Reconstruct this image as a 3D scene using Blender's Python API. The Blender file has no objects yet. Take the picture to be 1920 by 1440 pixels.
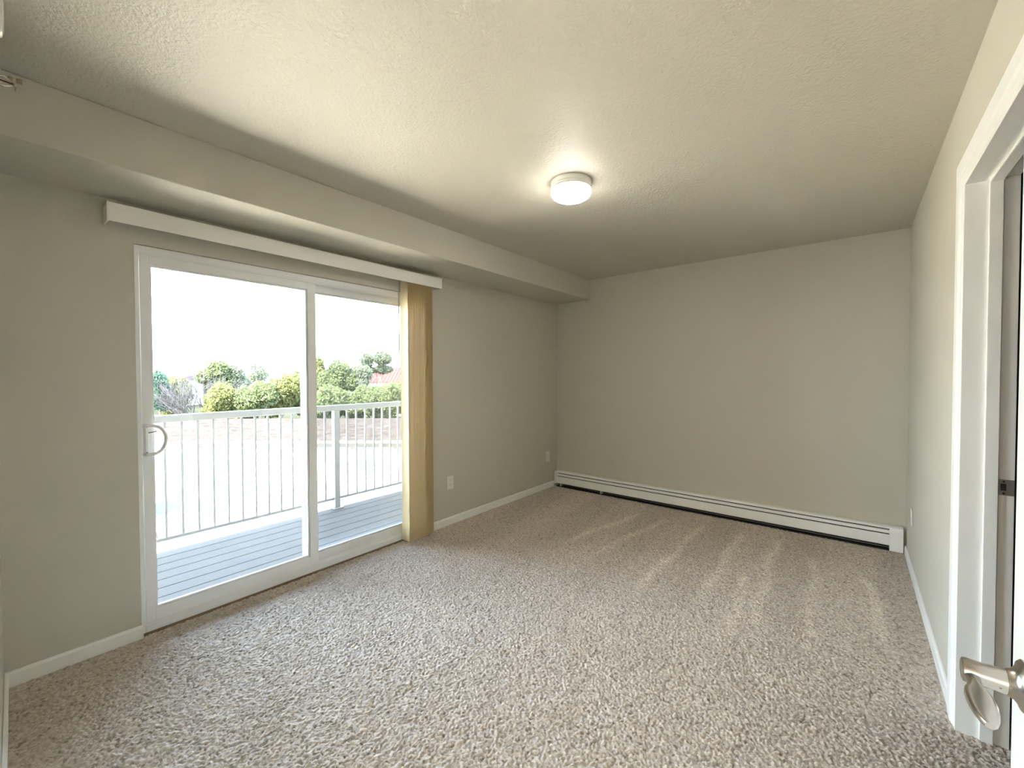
import bpy, bmesh, math, random
import numpy as np
from mathutils import Vector, Matrix

random.seed(7)
rng = np.random.default_rng(7)
C = bpy.context.scene.collection
S = bpy.context.scene

# ------------------------------------------------------------------ camera
CAMX, CAMZ = 2.8274, 1.3443
RIGHT = Vector((0.77585665, 0.63090233, -0.00295192))
UP = Vector((-0.01049362, 0.01758251, 0.99979035))
FWD = Vector((-0.63082196, 0.77566301, -0.02026196))
cam = bpy.data.cameras.new('camera')
cam.sensor_width = 36
cam.lens = 789.39 / 1920 * 36
cam.clip_start = 0.02
cam.clip_end = 900
camo = bpy.data.objects.new('camera', cam)
C.objects.link(camo)
camo.matrix_world = Matrix(((RIGHT.x, UP.x, -FWD.x, CAMX), (RIGHT.y, UP.y, -FWD.y, 0),
                            (RIGHT.z, UP.z, -FWD.z, CAMZ), (0, 0, 0, 1)))
S.camera = camo

# ------------------------------------------------------------------ world, sun, exposure
S.view_settings.view_transform = 'Standard'
S.view_settings.look = 'None'
S.view_settings.gamma = 1
S.view_settings.use_curve_mapping = False
S.view_settings.exposure = 0.08
S.cycles.max_bounces = 14
S.cycles.diffuse_bounces = 8
S.cycles.glossy_bounces = 4
S.cycles.transparent_max_bounces = 12
S.cycles.caustics_reflective = False
S.cycles.caustics_refractive = False
S.cycles.sample_clamp_indirect = 0
S.cycles.use_denoising = True

SKY_STRENGTH = 27.0
SUN_STRENGTH = 105.0
LAMP_STRENGTH = 78.0

w = bpy.data.worlds.new('sky')
S.world = w
w.use_nodes = True
nt = w.node_tree
nt.nodes.clear()
tc = nt.nodes.new('ShaderNodeTexCoord')
sx = nt.nodes.new('ShaderNodeSeparateXYZ')
cr = nt.nodes.new('ShaderNodeValToRGB')
bg = nt.nodes.new('ShaderNodeBackground')
wo = nt.nodes.new('ShaderNodeOutputWorld')
cr.color_ramp.elements[0].position = 0.0
cr.color_ramp.elements[0].color = (0.86, 0.94, 1.0, 1)
cr.color_ramp.elements[1].position = 0.75
cr.color_ramp.elements[1].color = (0.42, 0.60, 0.92, 1)
nt.links.new(tc.outputs['Generated'], sx.inputs[0])
nt.links.new(sx.outputs['Z'], cr.inputs[0])
nt.links.new(cr.outputs[0], bg.inputs['Color'])
bg.inputs['Strength'].default_value = SKY_STRENGTH
nt.links.new(bg.outputs[0], wo.inputs['Surface'])

sun = bpy.data.lights.new('sun', 'SUN')
sun.energy = SUN_STRENGTH
sun.angle = math.radians(0.6)
sun.color = (1.0, 0.96, 0.90)
suno = bpy.data.objects.new('sun', sun)
C.objects.link(suno)
suno.rotation_euler = Vector((0.03, -0.52, 0.85)).to_track_quat('Z', 'Y').to_euler()
suno.location = (6, -6, 12)

# fill added behind the doorway, in the unseen hallway, brightening far wall and jamb
HALL_WATT = 95
hl = bpy.data.lights.new('hallway_fill', 'AREA')
hl.shape = 'RECTANGLE'
hl.size = 2.4
hl.size_y = 1.9
hl.energy = HALL_WATT
hl.color = (1.0, 0.97, 0.92)
hlo = bpy.data.objects.new('hallway_fill', hl)
C.objects.link(hlo)
hlo.location = (2.7, -3.55, 1.35)
hlo.rotation_euler = (math.radians(90), 0, 0)


# ------------------------------------------------------------------ helpers
def tag(o, label, cat, group=None, kind=None):
    o['label'] = label
    o['category'] = cat
    if group: o['group'] = group
    if kind: o['kind'] = kind
    return o


def thing(name, label, cat, loc=(0, 0, 0), group=None, kind=None):
    o = bpy.data.objects.new(name, None)
    o.empty_display_size = 0.1
    C.objects.link(o)
    o.location = loc
    return tag(o, label, cat, group, kind)


def world_off(parent):
    v = Vector((0, 0, 0))
    while parent is not None:
        v += parent.location
        parent = parent.parent
    return v


def obj(name, bm, mat, parent=None, bevel=0.0, smooth=False, seg=2, label=None):
    """link a bmesh (in world coordinates) as one mesh object"""
    me = bpy.data.meshes.new(name)
    bmesh.ops.recalc_face_normals(bm, faces=bm.faces[:])
    bm.to_mesh(me)
    bm.free()
    for m in (mat if isinstance(mat, (list, tuple)) else [mat]):
        me.materials.append(m)
    o = bpy.data.objects.new(name, me)
    C.objects.link(o)
    if parent is not None:
        o.parent = parent
        o.location = -world_off(parent)
    if bevel:
        b = o.modifiers.new('bevel', 'BEVEL')
        b.width = bevel
        b.segments = seg
        b.limit_method = 'ANGLE'
        b.angle_limit = math.radians(40)
    if smooth:
        me.polygons.foreach_set('use_smooth', [True] * len(me.polygons))
        try:
            me.set_sharp_from_angle(angle=math.radians(42))
        except Exception:
            pass
    if label: o['label'] = label
    return o


def box(bm, x0, x1, y0, y1, z0, z1, mi=0):
    v = [bm.verts.new((x, y, z)) for x in (x0, x1) for y in (y0, y1) for z in (z0, z1)]
    for f in ((0, 1, 3, 2), (4, 6, 7, 5), (0, 4, 5, 1), (2, 3, 7, 6), (0, 2, 6, 4), (1, 5, 7, 3)):
        fc = bm.faces.new([v[i] for i in f])
        fc.material_index = mi
    return v


def bx(*a):
    bm = bmesh.new()
    box(bm, *a)
    return bm


def prism(bm, prof, axis, a0, a1, mi=0):
    """extrude a closed 2D profile along an axis; prof gives the other two coords in xyz order"""
    def P(p, a):
        if axis == 'x': return (a, p[0], p[1])
        if axis == 'y': return (p[0], a, p[1])
        return (p[0], p[1], a)
    A = [bm.verts.new(P(p, a0)) for p in prof]
    B = [bm.verts.new(P(p, a1)) for p in prof]
    n = len(prof)
    fs = [bm.faces.new(A), bm.faces.new(B[::-1])]
    for i in range(n):
        fs.append(bm.faces.new((A[i], B[i], B[(i + 1) % n], A[(i + 1) % n])))
    for f in fs: f.material_index = mi
    return A, B


def lathe(bm, prof, origin, axis='z', n=48, mi=0):
    """revolve (r, h) profile about an axis through origin"""
    o = Vector(origin)
    A = {'x': (Vector((0, 1, 0)), Vector((0, 0, 1)), Vector((1, 0, 0))),
         'y': (Vector((0, 0, 1)), Vector((1, 0, 0)), Vector((0, 1, 0))),
         'z': (Vector((1, 0, 0)), Vector((0, 1, 0)), Vector((0, 0, 1)))}[axis]
    rings = []
    for r, h in prof:
        if r < 1e-6:
            rings.append([bm.verts.new(o + A[2] * h)])
        else:
            rings.append([bm.verts.new(o + A[0] * r * math.cos(t) + A[1] * r * math.sin(t) + A[2] * h)
                          for t in [2 * math.pi * k / n for k in range(n)]])
    for a, b in zip(rings, rings[1:]):
        for k in range(n):
            q = [a[k % len(a)], a[(k + 1) % len(a)], b[(k + 1) % len(b)], b[k % len(b)]]
            u = []
            for v in q:
                if v not in u: u.append(v)
            if len(u) > 2:
                f = bm.faces.new(u)
                f.material_index = mi


def tube(bm, pts, rad, n=8, cap=True, mi=0, flat=None):
    """sweep a circle (or an ellipse, flat=(ra, rb)) along points; rad is a number or a list"""
    pts = [Vector(p) for p in pts]
    rs = rad if isinstance(rad, (list, tuple)) else [rad] * len(pts)
    rings = []
    up = None
    for i, p in enumerate(pts):
        t = (pts[min(i + 1, len(pts) - 1)] - pts[max(i - 1, 0)]).normalized()
        if up is None:
            up = Vector((0, 0, 1)) if abs(t.z) < 0.9 else Vector((1, 0, 0))
        s = t.cross(up).normalized()
        u = s.cross(t).normalized()
        up = u
        a, b = (1, 1) if flat is None else flat
        rings.append([bm.verts.new(p + s * rs[i] * a * math.cos(q) + u * rs[i] * b * math.sin(q))
                      for q in [2 * math.pi * k / n for k in range(n)]])
    for A, B in zip(rings, rings[1:]):
        for k in range(n):
            f = bm.faces.new((A[k], A[(k + 1) % n], B[(k + 1) % n], B[k]))
            f.material_index = mi
    if cap:
        for R in (rings[0], rings[-1]):
            f = bm.faces.new(R)
            f.material_index = mi


# ------------------------------------------------------------------ materials
def lin(r, g, b):
    f = lambda c: (c / 255 / 12.92) if c / 255 <= 0.04045 else ((c / 255 + 0.055) / 1.055) ** 2.4
    return (f(r), f(g), f(b), 1)


def mat(name, col, rough=0.5, metal=0.0, spec=0.5, bump=None, vary=None):
    """bump = list of (kind, scale, strength, distance); vary = (scale, amount)"""
    m = bpy.data.materials.new(name)
    m.use_nodes = True
    n = m.node_tree
    b = n.nodes['Principled BSDF']
    col = tuple(col) + ((1,) if len(col) == 3 else ())
    b.inputs['Base Color'].default_value = col
    b.inputs['Roughness'].default_value = rough
    b.inputs['Metallic'].default_value = metal
    b.inputs['Specular IOR Level'].default_value = spec
    tc = n.nodes.new('ShaderNodeTexCoord')
    if vary:
        nz = n.nodes.new('ShaderNodeTexNoise')
        nz.inputs['Scale'].default_value = vary[0]
        nz.inputs['Detail'].default_value = 4
        mp = n.nodes.new('ShaderNodeMapRange')
        mp.inputs['From Min'].default_value = 0.3
        mp.inputs['From Max'].default_value = 0.7
        mp.inputs['To Min'].default_value = 1 - vary[1]
        mp.inputs['To Max'].default_value = 1 + vary[1]
        mx = n.nodes.new('ShaderNodeVectorMath')
        mx.operation = 'SCALE'
        mx.inputs[0].default_value = col[:3]
        n.links.new(tc.outputs['Object'], nz.inputs['Vector'])
        n.links.new(nz.outputs['Fac'], mp.inputs['Value'])
        n.links.new(mp.outputs[0], mx.inputs['Scale'])
        n.links.new(mx.outputs[0], b.inputs['Base Color'])
    last = None
    for kind, sc, st, dist in (bump or []):
        if kind == 'noise':
            t = n.nodes.new('ShaderNodeTexNoise')
            t.inputs['Detail'].default_value = 3
            out = t.outputs['Fac']
        else:
            t = n.nodes.new('ShaderNodeTexVoronoi')
            t.feature = 'SMOOTH_F1'
            out = t.outputs['Distance']
        t.inputs['Scale'].default_value = sc
        n.links.new(tc.outputs['Object'], t.inputs['Vector'])
        bp = n.nodes.new('ShaderNodeBump')
        bp.inputs['Strength'].default_value = st
        bp.inputs['Distance'].default_value = dist
        n.links.new(out, bp.inputs['Height'])
        if last: n.links.new(last, bp.inputs['Normal'])
        last = bp.outputs['Normal']
    if last: n.links.new(last, b.inputs['Normal'])
    return m


WALLCOL = (0.555, 0.528, 0.448)
M_WALL = mat('greige wall paint', WALLCOL, 0.62, spec=0.3, bump=[('noise', 260, 0.22, 0.002), ('noise', 70, 0.12, 0.003)])
M_CEIL = mat('greige ceiling paint', (0.565, 0.534, 0.454), 0.5, spec=0.35,
             bump=[('noise', 85, 0.55, 0.006), ('noise', 200, 0.25, 0.003)])
M_TRIM = mat('white trim paint', (0.82, 0.82, 0.79), 0.38, bump=[('noise', 90, 0.05, 0.001)])
M_VINYL = mat('white vinyl frame', (0.80, 0.81, 0.81), 0.35, bump=[('noise', 400, 0.04, 0.0006)])
M_DOORP = mat('white door paint', (0.80, 0.80, 0.79), 0.42)
M_PLATE = mat('white plastic plate', (0.78, 0.76, 0.70), 0.35)
M_SLOT = mat('dark slot', (0.02, 0.018, 0.015), 0.6)
M_HEAT = mat('white enamel heater', (0.86, 0.86, 0.83), 0.38)
M_DARK = mat('black heater inside and gap shade', (0.012, 0.011, 0.010), 0.7)
M_FIN = mat('aluminium fins', (0.10, 0.10, 0.10), 0.5, metal=0.6)
M_NICKEL = mat('satin nickel', (0.56, 0.53, 0.49), 0.22, metal=1.0)
M_STEEL = mat('dull steel plate', (0.33, 0.31, 0.28), 0.42, metal=0.9)
M_CLOSETDK = mat('dark brown closet', (0.035, 0.016, 0.011), 0.5, vary=(8, 0.3))
M_HALL = mat('beige hall paint', (0.62, 0.56, 0.46), 0.8)
M_VALANCE = mat('white valance', (0.84, 0.83, 0.78), 0.45)
M_BRASS = mat('chrome sprinkler', (0.55, 0.5, 0.45), 0.25, metal=1.0)
M_RED = mat('dark red bulb', (0.08, 0.01, 0.012), 0.2)
M_RAIL = mat('white rail paint', (0.2042, 0.2124, 0.2124), 0.45, spec=0.2)
M_GAP = mat('brown subfloor gap', (0.24, 0.17, 0.11), 0.9)
M_STUCCO = mat('exterior siding', (0.45, 0.43, 0.39), 0.8)
M_CONC = mat('pale concrete', (0.72, 0.61, 0.46), 0.9, vary=(0.4, 0.08))
M_LAWN = mat('dry lawn', (0.0177, 0.0184, 0.0123), 0.95, spec=0.0, vary=(0.2, 0.2))
M_FASCIA = mat('white fascia', (0.75, 0.75, 0.73), 0.6)
M_GDOOR = mat('white garage door', (0.72, 0.72, 0.70), 0.5)
M_TRUNK = mat('grey bark', (0.13, 0.10, 0.075), 0.9, vary=(6, 0.3))
M_BARE = mat('pale bare twigs', (0.0467, 0.0438, 0.0430), 0.9, spec=0.05)
M_CARW = mat('white car paint', (0.78, 0.78, 0.78), 0.25)
M_CARG = mat('car window', (0.012, 0.016, 0.020), 0.15, spec=0.2)
M_TYRE = mat('tyre rubber', (0.016, 0.016, 0.016), 0.9, spec=0.1)
M_RIM = mat('silver rim', (0.05, 0.05, 0.05), 0.5, spec=0.2)

# vanes: cream vinyl that lets some light through
M_VANE = mat('cream vinyl vane', (0.84, 0.715, 0.43), 0.45)
n = M_VANE.node_tree
b = n.nodes['Principled BSDF']
tl = n.nodes.new('ShaderNodeBsdfTranslucent')
tl.inputs['Color'].default_value = (0.70, 0.56, 0.31, 1)
ms = n.nodes.new('ShaderNodeMixShader')
ms.inputs[0].default_value = 0.10
n.links.new(b.outputs[0], ms.inputs[1])
n.links.new(tl.outputs[0], ms.inputs[2])
n.links.new(ms.outputs[0], n.nodes['Material Output'].inputs['Surface'])


def glassy(name, tint, trans=None, glossy=True):
    m = bpy.data.materials.new(name)
    m.use_nodes = True
    n = m.node_tree
    n.nodes.clear()
    out = n.nodes.new('ShaderNodeOutputMaterial')
    t = n.nodes.new('ShaderNodeBsdfTransparent')
    t.inputs['Color'].default_value = tint
    g = n.nodes.new('ShaderNodeBsdfGlossy' if glossy else 'ShaderNodeBsdfDiffuse')
    if glossy: g.inputs['Roughness'].default_value = 0.0
    else: g.inputs['Color'].default_value = (0.30, 0.32, 0.33, 1)
    mx = n.nodes.new('ShaderNodeMixShader')
    if trans is None:
        fr = n.nodes.new('ShaderNodeFresnel')
        fr.inputs['IOR'].default_value = 1.35
        n.links.new(fr.outputs[0], mx.inputs[0])
    else:
        mx.inputs[0].default_value = 1 - trans
    n.links.new(t.outputs[0], mx.inputs[1])
    n.links.new(g.outputs[0], mx.inputs[2])
    n.links.new(mx.outputs[0], out.inputs['Surface'])
    return m


M_GLASS = glassy('clear pane', (0.96, 0.98, 0.98, 1))
M_SCREEN = glassy('insect mesh', (1, 1, 1, 1), 0.80, False)

M_GLOW = bpy.data.materials.new('lit diffuser')
M_GLOW.use_nodes = True
n = M_GLOW.node_tree
n.nodes['Principled BSDF'].inputs['Base Color'].default_value = (0.9, 0.9, 0.9, 1)
n.nodes['Principled BSDF'].inputs['Emission Color'].default_value = (1.0, 0.96, 0.88, 1)
n.nodes['Principled BSDF'].inputs['Emission Strength'].default_value = LAMP_STRENGTH

M_GLOW2 = M_GLOW.copy()
M_GLOW2.name = 'lit diffuser rim'
M_GLOW2.node_tree.nodes['Principled BSDF'].inputs['Emission Strength'].default_value = LAMP_STRENGTH * 0.3

# deck boards with a fine grain
M_DECK = mat('grey composite deck', (0.0694, 0.0694, 0.0641), 0.8, spec=0.08, bump=[('noise', 60, 0.2, 0.002)], vary=(5, 0.05))


def carpet_material():
    m = bpy.data.materials.new('beige frieze carpet')
    m.use_nodes = True
    n = m.node_tree
    b = n.nodes['Principled BSDF']
    b.inputs['Roughness'].default_value = 1.0
    b.inputs['Specular IOR Level'].default_value = 0.05
    try:
        b.inputs['Sheen Weight'].default_value = 0.15
        b.inputs['Sheen Roughness'].default_value = 0.6
    except Exception:
        pass
    at = n.nodes.new('ShaderNodeAttribute')
    at.attribute_name = 'yarn'
    n.links.new(at.outputs['Color'], b.inputs['Base Color'])
    tc = n.nodes.new('ShaderNodeTexCoord')
    nz = n.nodes.new('ShaderNodeTexNoise')
    nz.inputs['Scale'].default_value = 420
    nz.inputs['Detail'].default_value = 2
    bp = n.nodes.new('ShaderNodeBump')
    bp.inputs['Strength'].default_value = 0.55
    bp.inputs['Distance'].default_value = 0.003
    n.links.new(tc.outputs['Object'], nz.inputs['Vector'])
    n.links.new(nz.outputs['Fac'], bp.inputs['Height'])
    n.links.new(bp.outputs[0], b.inputs['Normal'])
    return m


M_CARPET = carpet_material()

# ------------------------------------------------------------------ room shell
W, D, H = 3.143, 4.341, 2.44
SX, SZ = 0.4614, 2.2096              # soffit depth and underside
OY0, OY1, OZ = 0.455, 2.284, 2.018   # patio door opening
RY0, RY1, RZ = 1.455, 2.268, 2.040   # right wall doorway


def carpet():
    st = 0.0037
    xs = np.arange(-0.01, 3.46, st)
    ys = np.arange(-0.30, D + 0.01, st)
    X, Y = np.meshgrid(xs, ys, indexing='ij')
    cell = 0.0090
    nx, ny = int(3.6 / cell) + 8, int(4.9 / cell) + 8
    jx = rng.random((nx, ny)); jy = rng.random((nx, ny))
    th = rng.random((nx, ny)) * np.pi
    hh = rng.random((nx, ny))
    tone = rng.random((nx, ny))
    gx = ((X + 0.04) / cell); gy = ((Y + 0.33) / cell)
    ix = gx.astype(int); iy = gy.astype(int)
    best = np.full(X.shape, 9.0); bh = np.zeros(X.shape); bt = np.zeros(X.shape)
    for dx in (-1, 0, 1):
        for dy in (-1, 0, 1):
            cx = np.clip(ix + dx, 0, nx - 1); cy = np.clip(iy + dy, 0, ny - 1)
            ex = gx - (cx + jx[cx, cy]); ey = gy - (cy + jy[cx, cy])
            c, s = np.cos(th[cx, cy]), np.sin(th[cx, cy])
            u = (ex * c + ey * s) / 1.25; v = (-ex * s + ey * c) / 0.75
            d = u * u + v * v
            k = d < best
            best = np.where(k, d, best); bh = np.where(k, hh[cx, cy], bh); bt = np.where(k, tone[cx, cy], bt)
    dome = np.clip(1 - best, -0.2, 1)
    # slow unevenness of the pile
    low = np.zeros(X.shape)
    for fx, fy, ph in ((5.1, 3.3, 0.4), (-3.7, 6.2, 2.0), (9.3, -4.1, 1.1), (2.2, 11.7, 3.0), (14.0, 9.0, 0.2)):
        low += np.sin(fx * X + fy * Y + ph)
    Z = -0.0125 + 0.0105 * np.clip(dome, 0, 1) ** 0.7 + 0.0060 * bh + 0.0004 * low
    # colour of each yarn: beige with tan and brown flecks
    base = np.array([0.600, 0.545, 0.475]); dark = np.array([0.390, 0.325, 0.260])
    t = (bt ** 0.8)[..., None]
    col = (dark * (1 - t) + base * t) * (0.92 + 0.16 * bh)[..., None] * 1.08
    col = np.where((bt < 0.06)[..., None], col * 0.70, col)
    # vacuum tracks: shading of pile brushed the other way, painted as lighter narrow bands
    tr = np.zeros(X.shape)
    for x0, x1, y0, y1 in ((0.99, 1.24, 2.75, 3.95), (1.27, 1.50, 2.60, 4.0), (1.78, 1.79, 2.35, 4.02), (2.12, 2.087, 2.55, 4.0),
                           (2.43, 2.354, 2.30, 4.02), (2.66, 2.62, 2.40, 3.78), (3.00, 2.90, 2.55, 3.62), (2.335, 2.283, 2.25, 3.2)):
        xc = x0 + (x1 - x0) * np.clip((Y - y0) / (y1 - y0), 0, 1)
        wv = 0.012 * np.sin(Y * 9 + x0 * 20)
        f = np.exp(-((X - xc - wv) / 0.034) ** 2) * np.clip((Y - y0) / 0.35, 0, 1) * np.clip((y1 - Y) / 0.10, 0, 1)
        tr = np.maximum(tr, f)
    side = 0.5 + 0.5 * np.tanh(6 * np.sin(2 * np.pi * (X - 0.93 + 0.1 * (Y - 4) * (X < 1.6)) / 0.58))
    fade = np.clip((Y - 2.2) / 0.9, 0, 1)
    col *= (1 + 0.24 * tr + 0.10 * (side - 0.5) * fade)[..., None]
    col = np.clip(col, 0, 0.8)
    NX, NY = X.shape
    co = np.stack([X, Y, Z], -1).reshape(-1, 3).astype(np.float32)
    i = np.arange(NX - 1)[:, None] * NY + np.arange(NY - 1)[None, :]
    q = np.stack([i, i + NY, i + NY + 1, i + 1], -1).reshape(-1, 4)
    me = bpy.data.meshes.new('floor')
    me.vertices.add(len(co)); me.vertices.foreach_set('co', co.ravel())
    me.loops.add(q.size); me.loops.foreach_set('vertex_index', q.ravel().astype(np.int32))
    me.polygons.add(len(q))
    me.polygons.foreach_set('loop_start', np.arange(0, q.size, 4, dtype=np.int32))
    try: me.polygons.foreach_set('loop_total', np.full(len(q), 4, dtype=np.int32))
    except Exception: pass
    me.update(calc_edges=True)
    me.polygons.foreach_set('use_smooth', np.ones(len(q), dtype=bool))
    ca = me.color_attributes.new('yarn', 'FLOAT_COLOR', 'POINT')
    ca.data.foreach_set('color', np.concatenate([col.reshape(-1, 3), np.ones((len(co), 1))], 1).astype(np.float32).ravel())
    me.materials.append(M_CARPET)
    o = bpy.data.objects.new('floor', me)
    C.objects.link(o)
    return o


tag(carpet(), 'beige frieze carpet with brown flecks and vacuum tracks across the bedroom floor', 'carpet', kind='structure')

# window wall with the door opening
bm = bmesh.new()
box(bm, -0.15, 0, -0.20, OY0, -0.02, H)
box(bm, -0.15, 0, OY1, D + 0.12, -0.02, H)
box(bm, -0.15, 0, OY0, OY1, OZ, H)
tag(obj('wall_left', bm, M_WALL), 'greige painted wall around the sliding patio door', 'wall', kind='structure')
tag(obj('wall_back', bx(0, W, D, D + 0.12, -0.02, H), M_WALL), 'blank greige far wall above the long baseboard heater', 'wall', kind='structure')
bm = bmesh.new()
box(bm, W, W + 0.125, RY1 + 0.012, D + 0.12, -0.02, H)
box(bm, W, W + 0.125, -0.13, RY0, -0.02, H)
box(bm, W, W + 0.125, RY0, RY1 + 0.012, RZ + 0.012, H)
tag(obj('wall_right', bm, M_WALL), 'greige painted wall holding the white framed doorway', 'wall', kind='structure')
# front wall (a touch out of square), doorway the camera stands in
FS = -0.019
fy = lambda x: 0.005 + FS * x
bm = bmesh.new()
for x0, x1, z0, z1 in ((0, 2.10, -0.02, H), (3.06, W, -0.02, H), (2.10, 3.06, 2.05, H)):
    prism(bm, [(x0, fy(x0)), (x1, fy(x1)), (x1, -0.17), (x0, -0.17)], 'z', z0, z1)
tag(obj('wall_front', bm, M_WALL), 'pale wall edge-on at the far left side by the carpet corner', 'wall', kind='structure')
tag(obj('ceiling', bx(0, W, -0.2, D, H, H + 0.10), M_CEIL), 'textured greige ceiling with a round lamp', 'ceiling', kind='structure')
bm = bx(0.0, SX, -0.17, D, SZ, H)
tag(obj('soffit', bm, M_WALL, bevel=0.004), 'boxed greige soffit running above the patio door', 'soffit', kind='structure')


# baseboards
def baseboard_prof(t, h):
    return [(0, 0.0), (t, 0.0), (t, h - 0.012), (t * 0.55, h - 0.002), (0.001, h)]


HB, TB = 0.069, 0.012
bm = bmesh.new()
prism(bm, baseboard_prof(TB, HB), 'y', 0.0, OY0 + 0.006)
tag(obj('baseboard_left', bm, M_TRIM), 'short white baseboard between the near corner and the patio door', 'baseboard', kind='structure')
bm = bmesh.new()
prism(bm, baseboard_prof(TB, HB), 'y', OY1 + 0.01, D - 0.072)
tag(obj('baseboard_left', bm, M_TRIM), 'white baseboard under the wall outlets from the blinds to the heater', 'baseboard', kind='structure')
bm = bmesh.new()
prism(bm, [(W - p[0], p[1]) for p in baseboard_prof(TB, HB)], 'y', RY1 + 0.055, D - 0.074)
tag(obj('baseboard_right', bm, M_TRIM), 'white baseboard along the wall right of the heater', 'baseboard', kind='structure')
bm = bmesh.new()
A, B = prism(bm, baseboard_prof(TB, HB), 'x', TB, 2.09)
for v in A: v.co.y += fy(TB)
for v in B: v.co.y += fy(2.09)
tag(obj('baseboard_front', bm, M_TRIM), 'white baseboard end meeting the near corner at the picture edge', 'baseboard', kind='structure')

# hidden enclosure around the hall behind and the closet on the right, so that only the patio door lets daylight in
bm = bmesh.new()
box(bm, 1.2, 4.7, -3.70, -3.60, -0.02, H)
box(bm, 1.1, 1.2, -3.70, -0.17, -0.02, H)
box(bm, 4.6, 4.7, -3.70, -0.13, -0.02, H)
box(bm, W + 0.125, 4.6, -0.23, -0.13, -0.02, H)
box(bm, 1.2, 4.6, -3.6, -0.2, -0.06, -0.012)
box(bm, 1.2, 4.6, -3.6, -0.17, H, H + 0.1)
tag(obj('wall_hall', bm, M_HALL), 'beige hallway walls behind the viewer', 'hallway', kind='structure')
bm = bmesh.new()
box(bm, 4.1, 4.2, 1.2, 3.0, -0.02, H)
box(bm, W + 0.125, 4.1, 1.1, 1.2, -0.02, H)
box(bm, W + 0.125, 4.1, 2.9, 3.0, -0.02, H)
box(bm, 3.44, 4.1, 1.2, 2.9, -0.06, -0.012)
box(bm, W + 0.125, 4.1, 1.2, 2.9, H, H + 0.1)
tag(obj('wall_closet', bm, M_CLOSETDK), 'dark space beyond the doorway in the right wall', 'closet', kind='structure')  # closet shell coloured a mottled dark brown throughout


# ------------------------------------------------------------------ sliding patio door
d1 = thing('door_1', 'white vinyl sliding patio door with two tall glass panels', 'patio door', (-0.07, (OY0 + OY1) / 2, 0), kind='structure')
bm = bmesh.new()
FX0, FX1 = -0.135, -0.014
box(bm, FX0, FX1, OY0 + .002, OY0 + 0.020, 0.012, OZ - 0.002)
box(bm, FX0, FX1, OY1 - 0.020, OY1 - .002, 0.012, OZ - 0.002)
box(bm, FX0, FX1, OY0 + 0.020, OY1 - 0.020, 1.983, OZ - 0.002)
box(bm, FX0, FX1, OY0 + 0.020, OY1 - 0.020, 0.012, 0.044)
# track ridges in head and sill
for x in (-0.0145, -0.066):
    box(bm, x - 0.004, x, OY0 + 0.020, OY1 - 0.020, 0.044, 0.058)
    box(bm, x - 0.004, x, OY0 + 0.020, OY1 - 0.020, 1.972, 1.983)
obj('frame', bm, M_VINYL, d1, bevel=0.0015)


M_VINYLX = mat('dimmed white vinyl', (0.72, 0.735, 0.74), 0.4)  # frame vinyl darkened in colour to tone down outdoor light on the fixed panel


def sash(parent, name, x0, x1, y0, y1, z0, z1, sl, sr, rb, rt, gx, vinyl):
    bm = bmesh.new()
    box(bm, x0, x1, y0, y0 + sl, z0, z1)
    box(bm, x0, x1, y1 - sr, y1, z0, z1)
    box(bm, x0, x1, y0 + sl, y1 - sr, z0, z0 + rb)
    box(bm, x0, x1, y0 + sl, y1 - sr, z1 - rt, z1)
    # glazing bead
    e = 0.010
    for a in ((y0 + sl, y0 + sl + e, z0 + rb, z1 - rt), (y1 - sr - e, y1 - sr, z0 + rb, z1 - rt),
              (y0 + sl + e, y1 - sr - e, z0 + rb, z0 + rb + e), (y0 + sl + e, y1 - sr - e, z1 - rt - e, z1 - rt)):
        box(bm, gx - 0.008, gx + 0.008, *a)
    s = obj(name, bm, vinyl, parent, bevel=0.0015)
    obj('glass_pane', bx(gx - 0.003, gx + 0.003, y0 + sl, y1 - sr, z0 + rb, z1 - rt), M_GLASS, s)
    return s


slide = sash(d1, 'sliding_panel', -0.056, -0.022, 0.478, 1.388, 0.050, 1.978, 0.040, 0.055, 0.071, 0.052, -0.040, M_VINYL)
fixed = sash(d1, 'fixed_panel', -0.110, -0.072, 1.318, 2.262, 0.048, 1.980, 0.055, 0.050, 0.060, 0.056, -0.092, M_VINYLX)
bm = bmesh.new()
box(bm, -0.1285, -0.1275, 1.345, 2.25, 0.06, 1.972)
obj('insect_screen', bm, M_SCREEN, d1)

# pull handle: plate on the stile and a D shaped loop
bm = bmesh.new()
box(bm, -0.022, -0.014, 0.483, 0.502, 0.935, 1.096)
box(bm, -0.014, -0.006, 0.486, 0.499, 0.955, 1.076)
hd = obj('pull_handle', bm, M_VINYL, slide, bevel=0.002)
bm = bmesh.new()
pts = []
for k in range(19):
    a = math.pi / 2 - math.pi * k / 18
    pts.append((0.012, 0.494 + 0.072 * max(0, math.cos(a)) ** 0.75, 1.016 + 0.076 * math.sin(a)))
pts = [(-0.012, 0.488, 1.092)] + pts + [(-0.012, 0.488, 0.940)]
tube(bm, pts, 0.0105, n=10, flat=(1.3, 0.8))
obj('grip', bm, M_VINYL, hd, smooth=True)
bm = bmesh.new()
tube(bm, [(-0.006, 0.500, 1.052), (0.008, 0.515, 1.056), (0.012, 0.528, 1.060)], 0.003, n=6)
obj('latch_lever', bm, M_STEEL, hd)
bm = bmesh.new()
for z in (1.083, 0.950):
    lathe(bm, [(0, 0.0), (0.004, 0.0), (0.004, -0.006), (0, -0.006)], (-0.0125, 0.4935, z), 'x', 12)
obj('screw', bm, M_STEEL, hd)
# brown tack strip edge showing between carpet and sill
tag(obj('trim_1', bx(-0.12, -0.016, OY0 + .002, OY1 - .002, -0.03, 0.011), M_GAP), 'thin brown gap under the sill of the sliding door', 'sill', kind='structure')

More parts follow.
